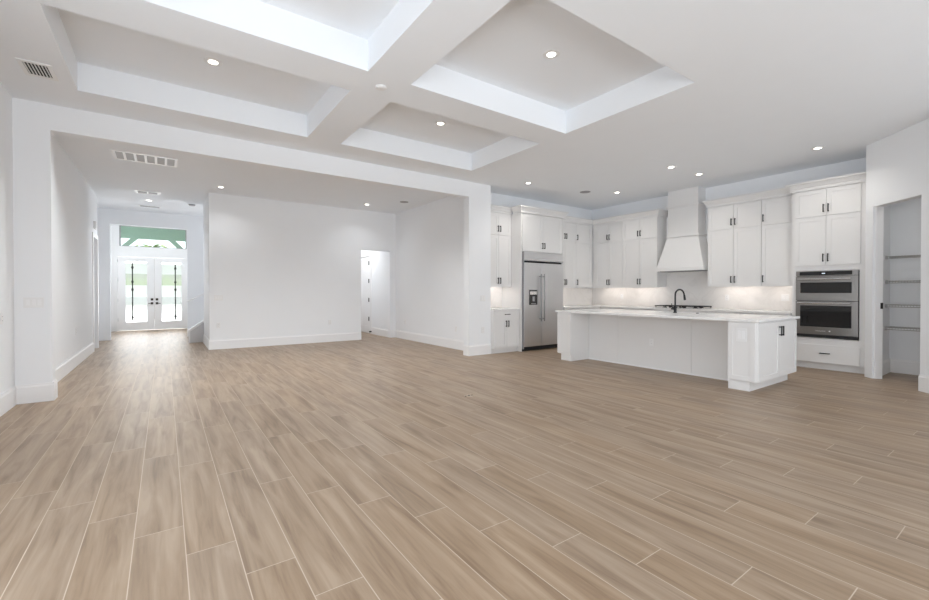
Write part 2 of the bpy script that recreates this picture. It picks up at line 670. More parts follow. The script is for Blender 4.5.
def panel_leaf(m, x0, x1, z0, z1, y0, y1, arch=True):
    """leaf in the x/z plane, facing -y, with two sunk panels"""
    m.box(x0, x1, y0 + 0.008, y1, z0, z1)
    wst = 0.11
    zm = z0 + (z1 - z0) * 0.42
    m.box(x0, x0 + wst, y0, y0 + 0.008, z0, z1)
    m.box(x1 - wst, x1, y0, y0 + 0.008, z0, z1)
    for a, b in ((z0, z0 + 0.2), (zm, zm + 0.13), (z1 - 0.12, z1)):
        m.box(x0 + wst, x1 - wst, y0, y0 + 0.008, a, b)


door_2 = st(bpy.data.objects.new('door_2', None))
C.objects.link(door_2)
door_2.location = (-1.25, 11.555, 0)
door_2.rotation_euler = (0, 0, PI / 2)
m = MB()
panel_leaf(m, 0.0, 0.62, 0.01, 2.355, 0, 0.04)
m.build('leaf', M['trim'], door_2)

# passage door with its arched casing and hinges, in the passage's right wall
m = MB()
m.box(4.944, 4.95, 11.72, 11.80, 0, 2.38)
m.box(4.932, 4.95, 12.62, 12.70, 0, 2.38)
m.box(4.932, 4.95, 11.80, 12.62, 2.29, 2.38)
st(m.build('trim_3', M['trim']))
door_3 = st(bpy.data.objects.new('door_3', None))
C.objects.link(door_3)
door_3.location = (4.952, 12.61, 0)
door_3.rotation_euler = (0, 0, -PI / 2)
m = MB()
panel_leaf(m, 0.0, 0.80, 0.012, 2.28, 0, 0.04)
m.build('leaf', M['trim'], door_3)
for z in (0.43, 0.99, 1.55, 2.08):
    box('hinge', M['black'], (0.655, 0.70, -0.014, -0.0005, z - 0.06, z + 0.06), door_3)
tag(MB().lathe([(0.0, 0), (0.02, 0), (0.02, 0.05), (0.012, 0.07), (0.0, 0.07)], 0, 0, 16, 'x').build('door_stop', M['black']),
    'small black door stop on the baseboard of the back passage', 'door stop').location = (4.862, 11.70, 0.07)

# ------------------------------------------------------------------ entry doors and transom
FY = 17.02
m = MB()
m.box(-1.31, -1.192, FY, FY + 0.10, 0, 3.318)
m.box(0.666, 0.785, FY, FY + 0.10, 0, 3.318)
m.box(0.615, 0.666, FY, FY + 0.10, 2.66, 3.318)
m.box(-1.192, 0.666, FY, FY + 0.10, 2.33, 2.66)
m.box(-1.192, -1.14, FY, FY + 0.10, 2.66, 3.318)
m.box(-1.14, 0.615, FY, FY + 0.10, 3.305, 3.318)
m.box(-1.36, -1.305, FY - 0.045, FY - 0.0205, 0, 3.32)
m.box(0.765, 0.798, FY - 0.045, FY - 0.0205, 0, 3.32)
st(m.build('trim_4', M['trim']))
window_1 = st(bpy.data.objects.new('window_1', None))
C.objects.link(window_1)
m = MB()
m.box(-1.139, -1.105, FY + 0.02, FY + 0.08, 2.661, 3.304)
m.box(0.585, 0.614, FY + 0.02, FY + 0.08, 2.661, 3.304)
m.box(-1.105, 0.585, FY + 0.02, FY + 0.08, 2.661, 2.675)
m.box(-1.105, 0.585, FY + 0.02, FY + 0.08, 3.29, 3.304)
m.build('window_frame', M['darkgrey'], window_1)
box('pane', M['glass'], (-1.105, 0.585, FY + 0.046, FY + 0.052, 2.675, 3.29), window_1)


def entry_leaf(name, x0, x1, hinge_left):
    r = st(bpy.data.objects.new(name, None))
    C.objects.link(r)
    gx0, gx1 = (x0 + 0.195, x0 + 0.735) if hinge_left else (x1 - 0.735, x1 - 0.195)
    g0, g1 = 0.27, 2.19
    y0, y1 = FY + 0.02, FY + 0.065
    m = MB()
    m.box(x0, gx0, y0, y1, 0.015, 2.32)
    m.box(gx1, x1, y0, y1, 0.015, 2.32)
    m.box(gx0, gx1, y0, y1, 0.015, g0)
    m.box(gx0, gx1, y0, y1, g1, 2.32)
    for a, b, c, d in ((gx0 - 0.03, gx0, g0 - .03, g1 + .03), (gx1, gx1 + 0.03, g0 - .03, g1 + .03)):
        m.box(a, b, y0 - 0.012, y0, c, d)
    for c, d in ((g0 - 0.03, g0), (g1, g1 + 0.03)):
        m.box(gx0, gx1, y0 - 0.012, y0, c, d)
    m.build('leaf', M['trim'], r)
    # glass: three frosted bands and two clear ones
    m = MB()
    for z0, z1, k in ((g0, 0.66, 0), (0.66, 1.06, 1), (1.06, 1.44, 0), (1.44, 1.80, 1), (1.80, g1, 0)):
        m.mi = k
        m.face([(gx0, y0 + 0.02, z0), (gx1, y0 + 0.02, z0), (gx1, y0 + 0.02, z1), (gx0, y0 + 0.02, z1)])
    m.build('glass_panel', [M['frost'], M['wireglass']], r)
    cx = gx0 + 0.17 if hinge_left else gx1 - 0.17
    m = MB()
    m.box(cx - 0.016, cx + 0.016, y0 + 0.008, y0 + 0.019, g0 + 0.04, g1 - 0.04)
    m.build('glass_bar', M['iron'], r)
    m = MB()
    for z in (0.42, 1.3, 1.55, 2.0):
        m.prism([(cx - 0.035, z), (cx, z - 0.09), (cx + 0.035, z), (cx, z + 0.09)], 'y', y0 + 0.004, y0 + 0.008)
    m.build('glass_ornament', M['iron'], r)
    hx = x1 - 0.062 if hinge_left else x0 + 0.062
    for z in (0.86, 0.985):
        hm = MB()
        hm.box(hx - 0.034, hx + 0.034, y0 - 0.012, y0 - 0.0005, z - 0.036, z + 0.036)
        if z < 0.9:
            s = -1 if hinge_left else 1
            hm.box(min(hx, hx + s * 0.10), max(hx, hx + s * 0.10), y0 - 0.055, y0 - 0.040, z - 0.01, z + 0.01)
            hm.box(hx - 0.01, hx + 0.01, y0 - 0.045, y0 - 0.012, z - 0.01, z + 0.01)
        else:
            hm.box(hx - 0.008, hx + 0.008, y0 - 0.035, y0 - 0.012, z - 0.02, z + 0.02)
        hm.build('door_handle' if z < 0.9 else 'deadbolt', M['bronze'], r)
    for z in (0.35, 0.95, 1.6, 2.2):
        ex = x0 if hinge_left else x1
        box('hinge', M['chrome'], (ex - 0.012 if not hinge_left else ex + 0.002, ex - 0.002 if not hinge_left else ex + 0.012, y0 - 0.012, y0 - 0.0005, z - 0.05, z + 0.05), r)


entry_leaf('door_1', -1.19, -0.266, True)
entry_leaf('door_4', -0.262, 0.662, False)

# sliding glass doors behind the camera: posts and rails only show in reflections
m = MB()
for x in (-1.05, 0.82, 2.70, 4.57, 6.37):
    m.box(x, x + 0.08, BK - 0.12, BK - 0.04, 0, 2.62)
m.box(-0.97, 6.37, BK - 0.12, BK - 0.04, 2.54, 2.62)
st(m.build('window_2', M['trim']))

# ------------------------------------------------------------------ outdoors in front of the entry
st(box('ground', M['grass'], (-60, 60, 17.2, 34, -0.35, -0.2)))
st(box('porch_floor', M['concrete'], (-2.6, 1.9, 17.15, 20.2, -0.2, -0.03)))
st(box('path', M['concrete'], (-1.4, 0.7, 20.2, 33.9, -0.2, -0.15)))
st(box('road', M['road'], (-60, 60, 34, 60, -0.35, -0.16)))
st(box('lawn', M['grass'], (-60, 60, 60, 100, -0.35, -0.15)))
m = MB()
PYY = 19.4
m.box(-2.4, 1.7, PYY, PYY + 0.16, 3.16, 3.9)
st(m.build('porch_beam', M['teal']))
m = MB()
m.box(-2.6, 1.9, 17.16, PYY + 0.5, 3.9, 3.98)
st(m.build('porch_ceiling', M['teal']))
for px in (-1.62, 0.98):
    p = thing('porch_post', 'sea green post with diagonal brace %s the entry transom' % ('left of' if px < 0 else 'right of'), 'post', (px, PYY + 0.08, -0.03))
    box('post', M['teal'], (-0.09, 0.09, -0.079, 0.079, 0, 3.188), p)
    s = 1 if px < 0 else -1
    m = MB()
    a = s * 0.09
    m.prism([(a, 2.42), (a, 2.60), (a + s * 0.55, 3.188), (a + s * 0.76, 3.188)], 'y', -0.06, 0.06)
    m.build('brace', M['teal'], p)


def hedge(x0, x1, y, h, name, label):
    m = MB()
    rnd = random.Random(int(x0 * 10) + int(y))
    n = int((x1 - x0) / 0.5)
    for i in range(n):
        cx = x0 + (i + 0.5) * (x1 - x0) / n
        r = 0.55 + rnd.random() * 0.25
        k = h * (0.8 + 0.3 * rnd.random())
        rings = []
        for j in range(7):
            t = j / 6
            rr = max(0.03, r * math.sin(PI * (0.12 + 0.86 * t)) ** 0.7)
            rings.append([(cx + rr * (1 + 0.2 * rnd.random()) * math.cos(q * PI / 5), y + rr * (1 + 0.2 * rnd.random()) * math.sin(q * PI / 5), -0.16 + k * t) for q in range(10)])
        m.loft(rings)
    return tag(m.build(name, M['leaf']), label, 'hedge')


hedge(-14, 12, 62, 3.2, 'hedge', 'clipped green hedge across the road seen through the entry glass')
tag(box('garden_wall', paint('grey street wall', (0.40, 0.43, 0.46), 0.9), (-16, 14, 60.2, 60.5, -0.16, 0.9)), 'low grey street wall in front of the hedge beyond the entry glass', 'wall')
hb = thing('house', 'white house across the street beyond the entry doors', 'house', (-1.5, 72, -0.16))
box('wall', M['stucco'], (-9, 9, 0, 8, 0, 3.4), hb)
MB().prism([(-9.6, 3.4), (9.6, 3.4), (6, 6.2), (-6, 6.2)], 'y', -0.5, 8.5).build('roof', M['roof'], hb)
for x in (-6, -2, 4):
    box('window', M['dark'], (x, x + 1.4, -0.05, 0.0, 1.0, 2.4), hb)
pt = thing('palm_tree', 'small palm tree showing through the entry transom', 'palm', (-0.50, 27.0, -0.2))
MB().tube([(0, 0, 0), (0.05, 0, 1.5), (0.0, 0.05, 2.9), (0.02, 0.05, 3.6)], [0.14, 0.11, 0.09, 0.08]).build('trunk', M['bark'], pt, smooth=True)
m = MB()
for k in range(13):
    a = 2 * PI * k / 13
    up = 0.55 + 0.5 * ((k * 5) % 7) / 7
    pts = []
    for i in range(7):
        t = i / 6
        r_ = 1.2 * t
        z_ = 3.6 + up * 1.1 * t - 1.25 * t * t
        pts.append((r_ * math.cos(a), r_ * math.sin(a), z_))
    nrm = Vector((-math.sin(a), math.cos(a), 0))
    for i in range(6):
        w0 = 0.11 * math.sin(PI * (0.12 + 0.85 * i / 6))
        w1 = 0.11 * math.sin(PI * (0.12 + 0.85 * (i + 1) / 6))
        p0, p1 = Vector(pts[i]), Vector(pts[i + 1])
        dz = Vector((0, 0, 0.012))
        m.loft([[tuple(p0 - nrm * w0), tuple(p0 + nrm * w0), tuple(p0 + nrm * w0 + dz), tuple(p0 - nrm * w0 + dz)],
                [tuple(p1 - nrm * w1), tuple(p1 + nrm * w1), tuple(p1 + nrm * w1 + dz), tuple(p1 - nrm * w1 + dz)]])
m.build('fronds', M['leaf'], pt)

# ------------------------------------------------------------------ staircase at the end of the hall
sc = thing('staircase', 'white staircase rising to the right beside the entry, behind the grey wall end', 'stairs', (0.50, 12.16, 0))
RUN, RISE = 0.26, 0.19
for i in range(7):
    s_ = MB()
    s_.box(0.10 + i * RUN, 0.10 + (i + 1) * RUN + (0.02 if i < 6 else 0.0), 0.10, 1.76, 0, (i + 1) * RISE)
    s_.build('step', M['trim'], sc)
m = MB()
sl = RISE / RUN
m.prism([(0.0, 0), (2.0, 0), (2.0, 0.27 + 2.0 * sl), (0.0, 0.27)], 'y', 0, 0.099)
m.build('side_wall', M['stairgrey'], sc)
m = MB()
m.prism([(-0.03, 0.25), (2.0, 0.271 + 2.0 * sl), (2.0, 0.315 + 2.0 * sl), (-0.03, 0.315)], 'y', -0.015, 0.098)
m.prism([(-0.03, 0), (0.0, 0), (0.0, 0.27), (-0.03, 0.25)], 'y', -0.015, 0.098)
m.build('wall_cap', M['trim'], sc)
m = MB()
m.tube([(0.0, 1.70, 0.96), (2.0, 1.70, 0.96 + 2.0 * 0.55)], 0.022)
for t in (0.15, 1.2):
    m.tube([(t, 1.775, 0.93 + t * 0.55), (t, 1.70, 0.93 + t * 0.55), (t, 1.70, 0.955 + t * 0.55)], 0.007, 8)
m.build('handrail', M['trim'], sc, smooth=True)

# ------------------------------------------------------------------ kitchen joinery


def shaker(name, x0, x1, z0, z1, parent, th=0.02, fr=0.06, mat=None, y=0):
    """shaker front in local x/z, its face at y - th"""
    m = MB()
    f = y - th
    d = 0.008
    m.box(x0, x1, f + d, y, z0, z1)
    m.box(x0, x0 + fr, f, f + d, z0, z1)
    m.box(x1 - fr, x1, f, f + d, z0, z1)
    m.box(x0 + fr, x1 - fr, f, f + d, z0, z0 + fr)
    m.box(x0 + fr, x1 - fr, f, f + d, z1 - fr, z1)
    return m.build(name, mat or M['cabinet'], parent)


def slab(name, x0, x1, z0, z1, parent, th=0.02, y=0):
    return box(name, M['cabinet'], (x0, x1, y - th, y, z0, z1), parent, bevel=0.002)


def pull(door, cx, cz, vertical=True, ln=0.125, y=-0.02):
    m = MB()
    r = 0.0065
    h = ln / 2
    if vertical:
        m.box(cx - r, cx + r, y - 0.036, y - 0.024, cz - h, cz + h)
        for s in (-1, 1):
            m.box(cx - r, cx + r, y - 0.024, y - 0.0003, cz + s * (h - 0.012) - r, cz + s * (h - 0.012) + r)
    else:
        m.box(cx - h, cx + h, y - 0.036, y - 0.024, cz - r, cz + r)
        for s in (-1, 1):
            m.box(cx + s * (h - 0.012) - r, cx + s * (h - 0.012) + r, y - 0.024, y - 0.0003, cz - r, cz + r)
    return m.build('handle', M['black'], door)


UB, UM, UT, CT = 1.33, 2.39, 2.835, 2.985     # uppers: bottom, split, top of doors, top of crown
LEDS = []


def crown(parent, x0, x1, y0, y1, ret_l, ret_r, z0=UT + 0.0125, z1=CT):
    """crown moulding round the top: runs along the front, optional returns"""
    h = z1 - z0
    prof = [(0.004, 0.0), (0.024, 0.0), (0.024, h * .34), (0.036, h * .38), (0.040, h * .48), (0.066, h * .76), (0.080, h * .79), (0.080, h)]
    m = MB()
    xl0 = lambda p: x0 - (p if ret_l else 0)
    xr0 = lambda p: x1 + (p if ret_r else 0)
    rings = []
    for p, z in prof:
        rings.append([(xl0(p), y0 - p, z0 + z), (xr0(p), y0 - p, z0 + z), (xr0(p), y1, z0 + z), (xl0(p), y1, z0 + z)])
    m.loft(rings)
    return m.build('crown_moulding', M['cabinet'], parent)


def upper(label, loc, rz, wd, dep, doors, group=None, ret_l=False, ret_r=False, led=True, filler_r=0.0):
    """upper cabinet; local x runs to the viewer's right, front at y=0, doors: list of (x0, x1, handle side)"""
    t = thing('wall_cabinet', label, 'cabinet', loc, rz, group or 'white wall cabinets')
    box('carcass', M['cabinet'], (0.001, wd - 0.001, 0, dep - 0.002, UB + 0.012, UT + 0.012), t)
    for x0, x1, hs in doors:
        for z0, z1 in ((UB, UM - 0.004), (UM + 0.004, UT)):
            d = shaker('door', x0 + 0.0025, x1 - 0.0025, z0, z1, t)
            hx = x0 + 0.03 if hs == 'l' else x1 - 0.03
            pull(d, hx, z0 + 0.125)
    if filler_r:
        box('filler', M['cabinet'], (wd - filler_r + 0.002, wd - 0.001, -0.012, -0.0003, UB, UT), t)
    crown(t, 0.0, wd, -0.002, dep - 0.002, ret_l, ret_r)
    if led:
        box('light_strip', M['led'], (0.12, wd - 0.12, dep * 0.30, dep * 0.30 + 0.02, UB + 0.002, UB + 0.0115), t)
        d = bpy.data.lights.new('strip_light', 'AREA')
        d.shape = 'RECTANGLE'
        d.size = max(0.15, wd - 0.24)
        d.size_y = 0.04
        d.energy = 0.8 * wd
        d.color = (1.0, 0.91, 0.84)
        lo = bpy.data.objects.new('strip_light', d)
        C.objects.link(lo)
        lo.parent = t
        lo.location = (wd / 2, dep * 0.42, UB - 0.006)
        lo.rotation_euler = (math.radians(14), 0, 0)
    return t


G_UP = None
# refrigerator wall, facing -Y : loc = left front corner
upper('white wall cabinet with paired doors between right pier and refrigerator', (5.278, 6.76, 0), 0, 0.675, KY - 6.76,
      [(0.002, 0.335, 'r'), (0.335, 0.67, 'l')])
upper('white wall cabinet with paired doors just right of refrigerator', (7.227, 6.76, 0), 0, 0.763, KY - 6.76,
      [(0.0, 0.38, 'r'), (0.38, 0.76, 'l')])
upper('narrow single door wall cabinet in the corner right of refrigerator', (7.992, 6.76, 0), 0, 0.625, KY - 6.76,
      [(0.0, 0.56, 'l')], led=False, filler_r=0.062)
# hood wall, facing -X : rz = -90 deg, loc = viewer's left front corner
HF = 8.62
upper('white wall cabinet in the corner left of range hood, first of pair', (HF, 6.735, 0), -PI / 2, 0.84, KX - HF,
      [(0.075, 0.4575, 'r'), (0.4575, 0.838, 'l')])
upper('white wall cabinet with paired doors directly left of range hood', (HF, 5.893, 0), -PI / 2, 0.83, KX - HF,
      [(0.0, 0.414, 'r'), (0.414, 0.828, 'l')], ret_r=True)
upper('white wall cabinet with paired doors directly right of range hood', (HF, 4.028, 0), -PI / 2, 0.905, KX - HF,
      [(0.0, 0.4525, 'r'), (0.4525, 0.905, 'l')], ret_l=True)
upper('single door wall cabinet between paired cabinet and oven tower', (HF, 3.121, 0), -PI / 2, 0.49, KX - HF,
      [(0.0, 0.488, 'l')])

# refrigerator surround: two tall side panels and the deep top cabinet
fy = 6.47
rc = thing('refrigerator_cabinet', 'deep white cabinet with tall side panels surrounding the refrigerator', 'cabinet', (5.957, fy, 0))
FW = 1.268
box('side_panel', M['cabinet'], (0, 0.03, -0.02, KY - fy - 0.002, 0, UT + 0.012), rc)
box('side_panel', M['cabinet'], (FW - 0.03, FW, -0.02, KY - fy - 0.002, 0, UT + 0.012), rc)
box('carcass', M['cabinet'], (0.031, FW - 0.031, 0, KY - fy - 0.002, 2.062, UT + 0.012), rc)
for x0, x1, hs in ((0.045, FW / 2, 'r'), (FW / 2, FW - 0.045, 'l')):
    d = shaker('door', x0 + 0.0025, x1 - 0.0025, 2.078, UT, rc)
    pull(d, x1 - 0.03 if hs == 'r' else x0 + 0.03, 2.20)
crown(rc, 0.0, FW, -0.022, 0.205, True, True)
box('trim_strip', M['cabinet'], (-0.008, -0.0005, 0.0, 0.225, UM - 0.012, UM + 0.012), rc)

# refrigerator
fr = thing('refrigerator', 'built-in stainless steel refrigerator with two doors and ice dispenser', 'refrigerator', (5.992, 6.455, 0))
W2 = 1.198
box('body', M['dark'], (0.004, W2 - 0.004, 0.03, 0.54, 0.0, 2.05), fr)
box('toe_grille', M['dark'], (0.004, W2 - 0.004, 0.0, 0.029, 0.004, 0.085), fr)
SX = 0.515
dl_ = MB().box(0.03, SX - 0.006, -0.04, 0.028, 0.092, 1.83).build('door', M['steel'], fr, bevel=0.006)
dr_ = MB().box(SX + 0.006, W2 - 0.006, -0.04, 0.028, 0.092, 1.83).build('door', M['steel'], fr, bevel=0.006)
box('side_frame', M['darkgrey'], (0.004, 0.027, -0.038, 0.028, 0.05, 2.05), fr)
gt = box('top_grille', M['steel'], (0.03, W2 - 0.006, -0.035, 0.028, 1.868, 2.05), fr, bevel=0.004)
box('grille_bar', M['chrome'], (0.03, W2 - 0.014, -0.050, -0.0355, 1.870, 1.900), gt, bevel=0.005)
for dd, hx in ((dl_, SX - 0.052), (dr_, SX + 0.040)):
    m = MB()
    m.tube([(hx, -0.095, 0.61), (hx, -0.095, 1.60)], 0.0115, 14)
    for z in (0.66, 1.55):
        m.tube([(hx, -0.095, z), (hx, -0.0405, z)], 0.010, 10)
    m.build('handle', M['handlesteel'], dd, smooth=True)
dp = MB().box(0.160, 0.390, -0.052, -0.0405, 0.955, 1.265).build('dispenser', M['blackglass'], dl_, bevel=0.004)
box('dispenser_display', M['chrome'], (0.175, 0.375, -0.056, -0.0525, 1.17, 1.235), dl_)
m = MB()
m.box(0.245, 0.305, -0.060, -0.0525, 1.03, 1.13)
m.box(0.21, 0.34, -0.058, -0.0525, 0.97, 0.99)
m.build('dispenser_paddle', M['darkgrey'], dl_)


# base cabinets
CTZ0, CTZ1 = 0.855, 0.89


def basecab(label, loc, rz, wd, dep, doors, drawer=True):
    t = thing('base_cabinet', label, 'cabinet', loc, rz, 'white base cabinets')
    box('carcass', M['cabinet'], (0.001, wd - 0.001, 0, dep - 0.003, 0.10, CTZ0 - 0.001), t)
    box('toe_kick', M['cabinet'], (0.001, wd - 0.001, 0.05, dep - 0.003, 0.0, 0.099), t)
    top = CTZ0 - 0.012
    if drawer:
        dr = slab('drawer', doors[0][0] + 0.0015, doors[-1][1] - 0.0015, 0.70, top, t)
        pull(dr, (doors[0][0] + doors[-1][1]) / 2, 0.775, False, 0.13)
        top = 0.694
    for x0, x1, hs in doors:
        d = shaker('door', x0 + 0.0025, x1 - 0.0025, 0.112, top, t)
        pull(d, x0 + 0.03 if hs == 'l' else x1 - 0.03, top - 0.105)
    return t


basecab('white base cabinet with drawer over two doors left of refrigerator', (5.278, 6.505, 0), 0, 0.676, KY - 6.505,
        [(0.002, 0.335, 'r'), (0.335, 0.67, 'l')])
basecab('white base cabinet along the refrigerator wall behind the island', (7.23, 6.42, 0), 0, 1.20, KY - 6.42,
        [(0.0, 0.60, 'r'), (0.60, 1.195, 'l')])
BX = 8.45
basecab('white base cabinet in the far corner of the hood wall', (BX, 6.35, 0), -PI / 2, 1.15, KX - BX,
        [(0.0, 0.575, 'r'), (0.575, 1.15, 'l')])
basecab('white base cabinet under the gas cooktop', (BX, 5.198, 0), -PI / 2, 1.20, KX - BX,
        [(0.0, 0.60, 'r'), (0.60, 1.20, 'l')])
basecab('white base cabinet between cooktop and oven tower', (BX, 3.996, 0), -PI / 2, 1.36, KX - BX,
        [(0.0, 0.68, 'r'), (0.68, 1.36, 'l')])
tag(box('countertop', M['quartz'], (5.278, 5.954, 6.475, KY - 0.013, CTZ0, CTZ1), None, 0.003),
    'short white quartz countertop on the base cabinet left of refrigerator', 'countertop')
m = MB()
m.prism([(7.23, 6.39), (8.42, 6.39), (8.42, 2.632), (KX - 0.013, 2.632), (KX - 0.013, KY - 0.013), (7.23, KY - 0.013)], 'z', CTZ0, CTZ1)
tag(m.build('countertop', M['quartz'], None, 0.003), 'long white quartz countertop running along the hood wall', 'countertop')

# oven tower, facing -X
TX = 8.46
tw = thing('oven_cabinet', 'tall white cabinet tower holding the wall ovens beside the pantry', 'cabinet', (TX, 2.628, 0), -PI / 2)
TWD = 0.932
TD = KX - TX
box('lower_carcass', M['cabinet'], (0.001, TWD - 0.003, 0.0, TD - 0.003, 0.10, 0.495), tw)
box('upper_carcass', M['cabinet'], (0.001, TWD - 0.003, 0.0, TD - 0.003, 1.558, UT + 0.012), tw)
box('side_panel', M['cabinet'], (0.001, 0.055, 0.0, TD - 0.003, 0.495, 1.558), tw)
box('side_panel', M['cabinet'], (0.835, TWD - 0.003, 0.0, TD - 0.003, 0.495, 1.558), tw)
box('toe_kick', M['cabinet'], (0.001, TWD - 0.003, 0.06, TD - 0.003, 0.0, 0.099), tw)
for x0, x1, hs in ((0.035, 0.4425, 'r'), (0.4425, 0.85, 'l')):
    for z0, z1 in ((1.645, 2.408), (2.42, UT)):
        d = shaker('door', x0 + 0.0025, x1 - 0.0025, z0, z1, tw)
        pull(d, x0 + 0.03 if hs == 'l' else x1 - 0.03, z0 + 0.115)
d = slab('drawer', 0.035, 0.85, 0.112, 0.392, tw)
pull(d, 0.4425, 0.262, False, 0.13)
box('filler', M['cabinet'], (0.868, TWD - 0.003, -0.014, -0.0005, 0.10, UT), tw)
crown(tw, 0.0, TWD - 0.003, -0.002, 0.075, True, False)

# wall oven
ov = thing('double_oven', 'stainless steel double wall oven with dark glass in white cabinet tower', 'oven', (TX, 2.628, 0), -PI / 2)
OX0, OX1 = 0.062, 0.828
box('body', M['dark'], (OX0 + 0.01, OX1 - 0.01, 0.0, 0.48, 0.505, 1.548), ov)
cp = box('control_panel', M['ovensteel'], (OX0, OX1, -0.024, -0.0005, 1.478, 1.55), ov, bevel=0.002)
cg = box('control_glass', M['blackglass'], (OX0 + 0.05, OX1 - 0.07, -0.027, -0.0245, 1.487, 1.543), cp)
box('display', M['display'], (OX0 + 0.335, OX0 + 0.375, -0.0285, -0.0272, 1.507, 1.521), cp)
for nm_, z0, z1, w0, w1, hz_ in (('microwave_door', 1.085, 1.472, 1.215, 1.365, 1.425), ('oven_door', 0.552, 1.076, 0.680, 1.000, 1.050)):
    dm = MB()
    fx0, fx1 = OX0 + 0.05, OX1 - 0.085
    dm.box(OX0, OX1, -0.022, -0.0005, z0, z1)
    dm.box(OX0, fx0, -0.030, -0.022, z0, z1)
    dm.box(fx1 + 0.02, OX1, -0.030, -0.022, z0, z1)
    dm.box(fx0, fx1 + 0.02, -0.030, -0.022, z0, w0 - 0.012)
    dm.box(fx0, fx1 + 0.02, -0.030, -0.022, w1 + 0.012, z1)
    dd = dm.build(nm_, M['ovensteel'], ov, bevel=0.001)
    wn_ = box('window', M['blackglass'], (fx0 + 0.01, fx1 + 0.01, -0.027, -0.0222, w0 - 0.008, w1 + 0.008), dd)
    hm = MB()
    hm.tube([(OX0 + 0.035, -0.085, hz_), (OX1 - 0.075, -0.085, hz_)], 0.0125, 14)
    for x in (OX0 + 0.06, OX1 - 0.10):
        hm.tube([(x, -0.085, hz_), (x, -0.0305, hz_)], 0.009, 10)
    hm.build('handle', M['chrome'], dd, smooth=True)
    if nm_ == 'oven_door':
        od = dd
box('vent_trim', M['dark'], (OX0, OX1, -0.024, -0.0005, 0.507, 0.546), ov)
# badge on the lower door
bgp = box('badge', M['ovensteel'], (0.315, 0.475, -0.0325, -0.0303, 0.592, 0.628), od)
fc = bpy.data.curves.new('badge_lettering', 'FONT')
fc.body = 'KitchenAid'
fc.size = 0.027
fc.extrude = 0.0008
fc.align_x = 'CENTER'
fc.align_y = 'CENTER'
to = bpy.data.objects.new('badge_lettering', fc)
C.objects.link(to)
bpy.context.view_layer.update()
dg = bpy.context.evaluated_depsgraph_get()
tme = bpy.data.meshes.new_from_object(to.evaluated_get(dg))
bpy.data.objects.remove(to)
tme.materials.clear()
tme.materials.append(M['trim'])
to = bpy.data.objects.new('badge_lettering', tme)
C.objects.link(to)
to.parent = od
to.location = (0.385, -0.0335, 0.610)
to.rotation_euler = (PI / 2, 0, 0)
bm_ = MB().lathe([(0.0, 0.0), (0.011, 0.0), (0.011, -0.003), (0.0, -0.003)], 0.497, -0.0303, 20, 'y', 0.612)
bm_.build('badge_dot', M['trim'], od)

# range hood, facing -X
hd = thing('range_hood', 'white tapered range hood with tall chimney above the cooktop', 'range hood', (KX, 4.555, 0), -PI / 2)
zb, zw, zt2 = 1.655, 2.372, 2.985


def ring(hw, dep, z):
    return [(-hw, -dep, z), (hw, -dep, z), (hw, -0.004, z), (-hw, -0.004, z)]


m = MB()
m.loft([ring(0.485, 0.445, zb), ring(0.485, 0.445, zb + 0.075), ring(0.478, 0.437, zb + 0.079), ring(0.316, 0.312, zw - 0.014)])
m.build('skirt', M['cabinet'], hd)
m = MB()
m.loft([ring(0.308, 0.305, zw + 0.017), ring(0.308, 0.305, ZC - 0.002)])
m.build('chimney', M['cabinet'], hd)
m = MB()
m.loft([ring(0.340, 0.337, zw - 0.0135), ring(0.340, 0.337, zw + 0.0165)])
m.build('trim_band', M['cabinet'], hd)
m = MB()
ho = [ring(0.334, 0.331, zt2 - 0.014), ring(0.334, 0.331, zt2 + 0.014)]
hi = [ring(0.3085, 0.3055, zt2 + 0.014), ring(0.3085, 0.3055, zt2 - 0.014)]
m.loft(ho + hi + [ho[0]], cap=False)
bmesh.ops.remove_doubles(m.bm, verts=m.bm.verts, dist=1e-5)
m.build('trim_band', M['cabinet'], hd)
m = MB()
m.box(-0.42, 0.42, -0.41, -0.06, zb - 0.012, zb - 0.0005)
m.build('filter', M['darkgrey'], hd)

# cooktop on the back counter
ck = thing('cooktop', 'black gas cooktop with cast iron grates below the range hood', 'cooktop', (8.66, 4.545, CTZ1), -PI / 2)
ck.scale = (0.875, 1, 1)
box('tray', M['steel'], (-0.54, 0.54, -0.245, 0.245, 0.0005, 0.012), ck, bevel=0.003)
for bx_, by_ in ((-0.36, -0.11), (-0.36, 0.12), (0.0, 0.02), (0.36, -0.11), (0.36, 0.12)):
    MB().lathe([(0.0, 0.0125), (0.05, 0.0125), (0.05, 0.022), (0.032, 0.024), (0.032, 0.032), (0.0, 0.033)], bx_, by_, 20).build('burner', M['iron'], ck)
for gx in (-0.36, 0.0, 0.36):
    m = MB()
    g0, g1 = gx - 0.175, gx + 0.175
    for y in (-0.215, 0.0, 0.215):
        m.box(g0, g1, y - 0.007, y + 0.007, 0.040, 0.056)
    for x in (g0, gx - 0.06, gx + 0.06, g1 - 0.014):
        m.box(x, x + 0.014, -0.2075, 0.2075, 0.0405, 0.0555)
    for x in (g0, g1 - 0.014):
        for y in (-0.2, 0.19):
            m.box(x, x + 0.014, y, y + 0.012, 0.0125, 0.041)
    m.build('grate', M['iron'], ck)
for k in range(5):
    MB().lathe([(0.0, 0.0125), (0.016, 0.0125), (0.014, 0.032), (0.0, 0.033)], -0.16 + 0.08 * k, -0.225, 16).build('knob', M['black'], ck)

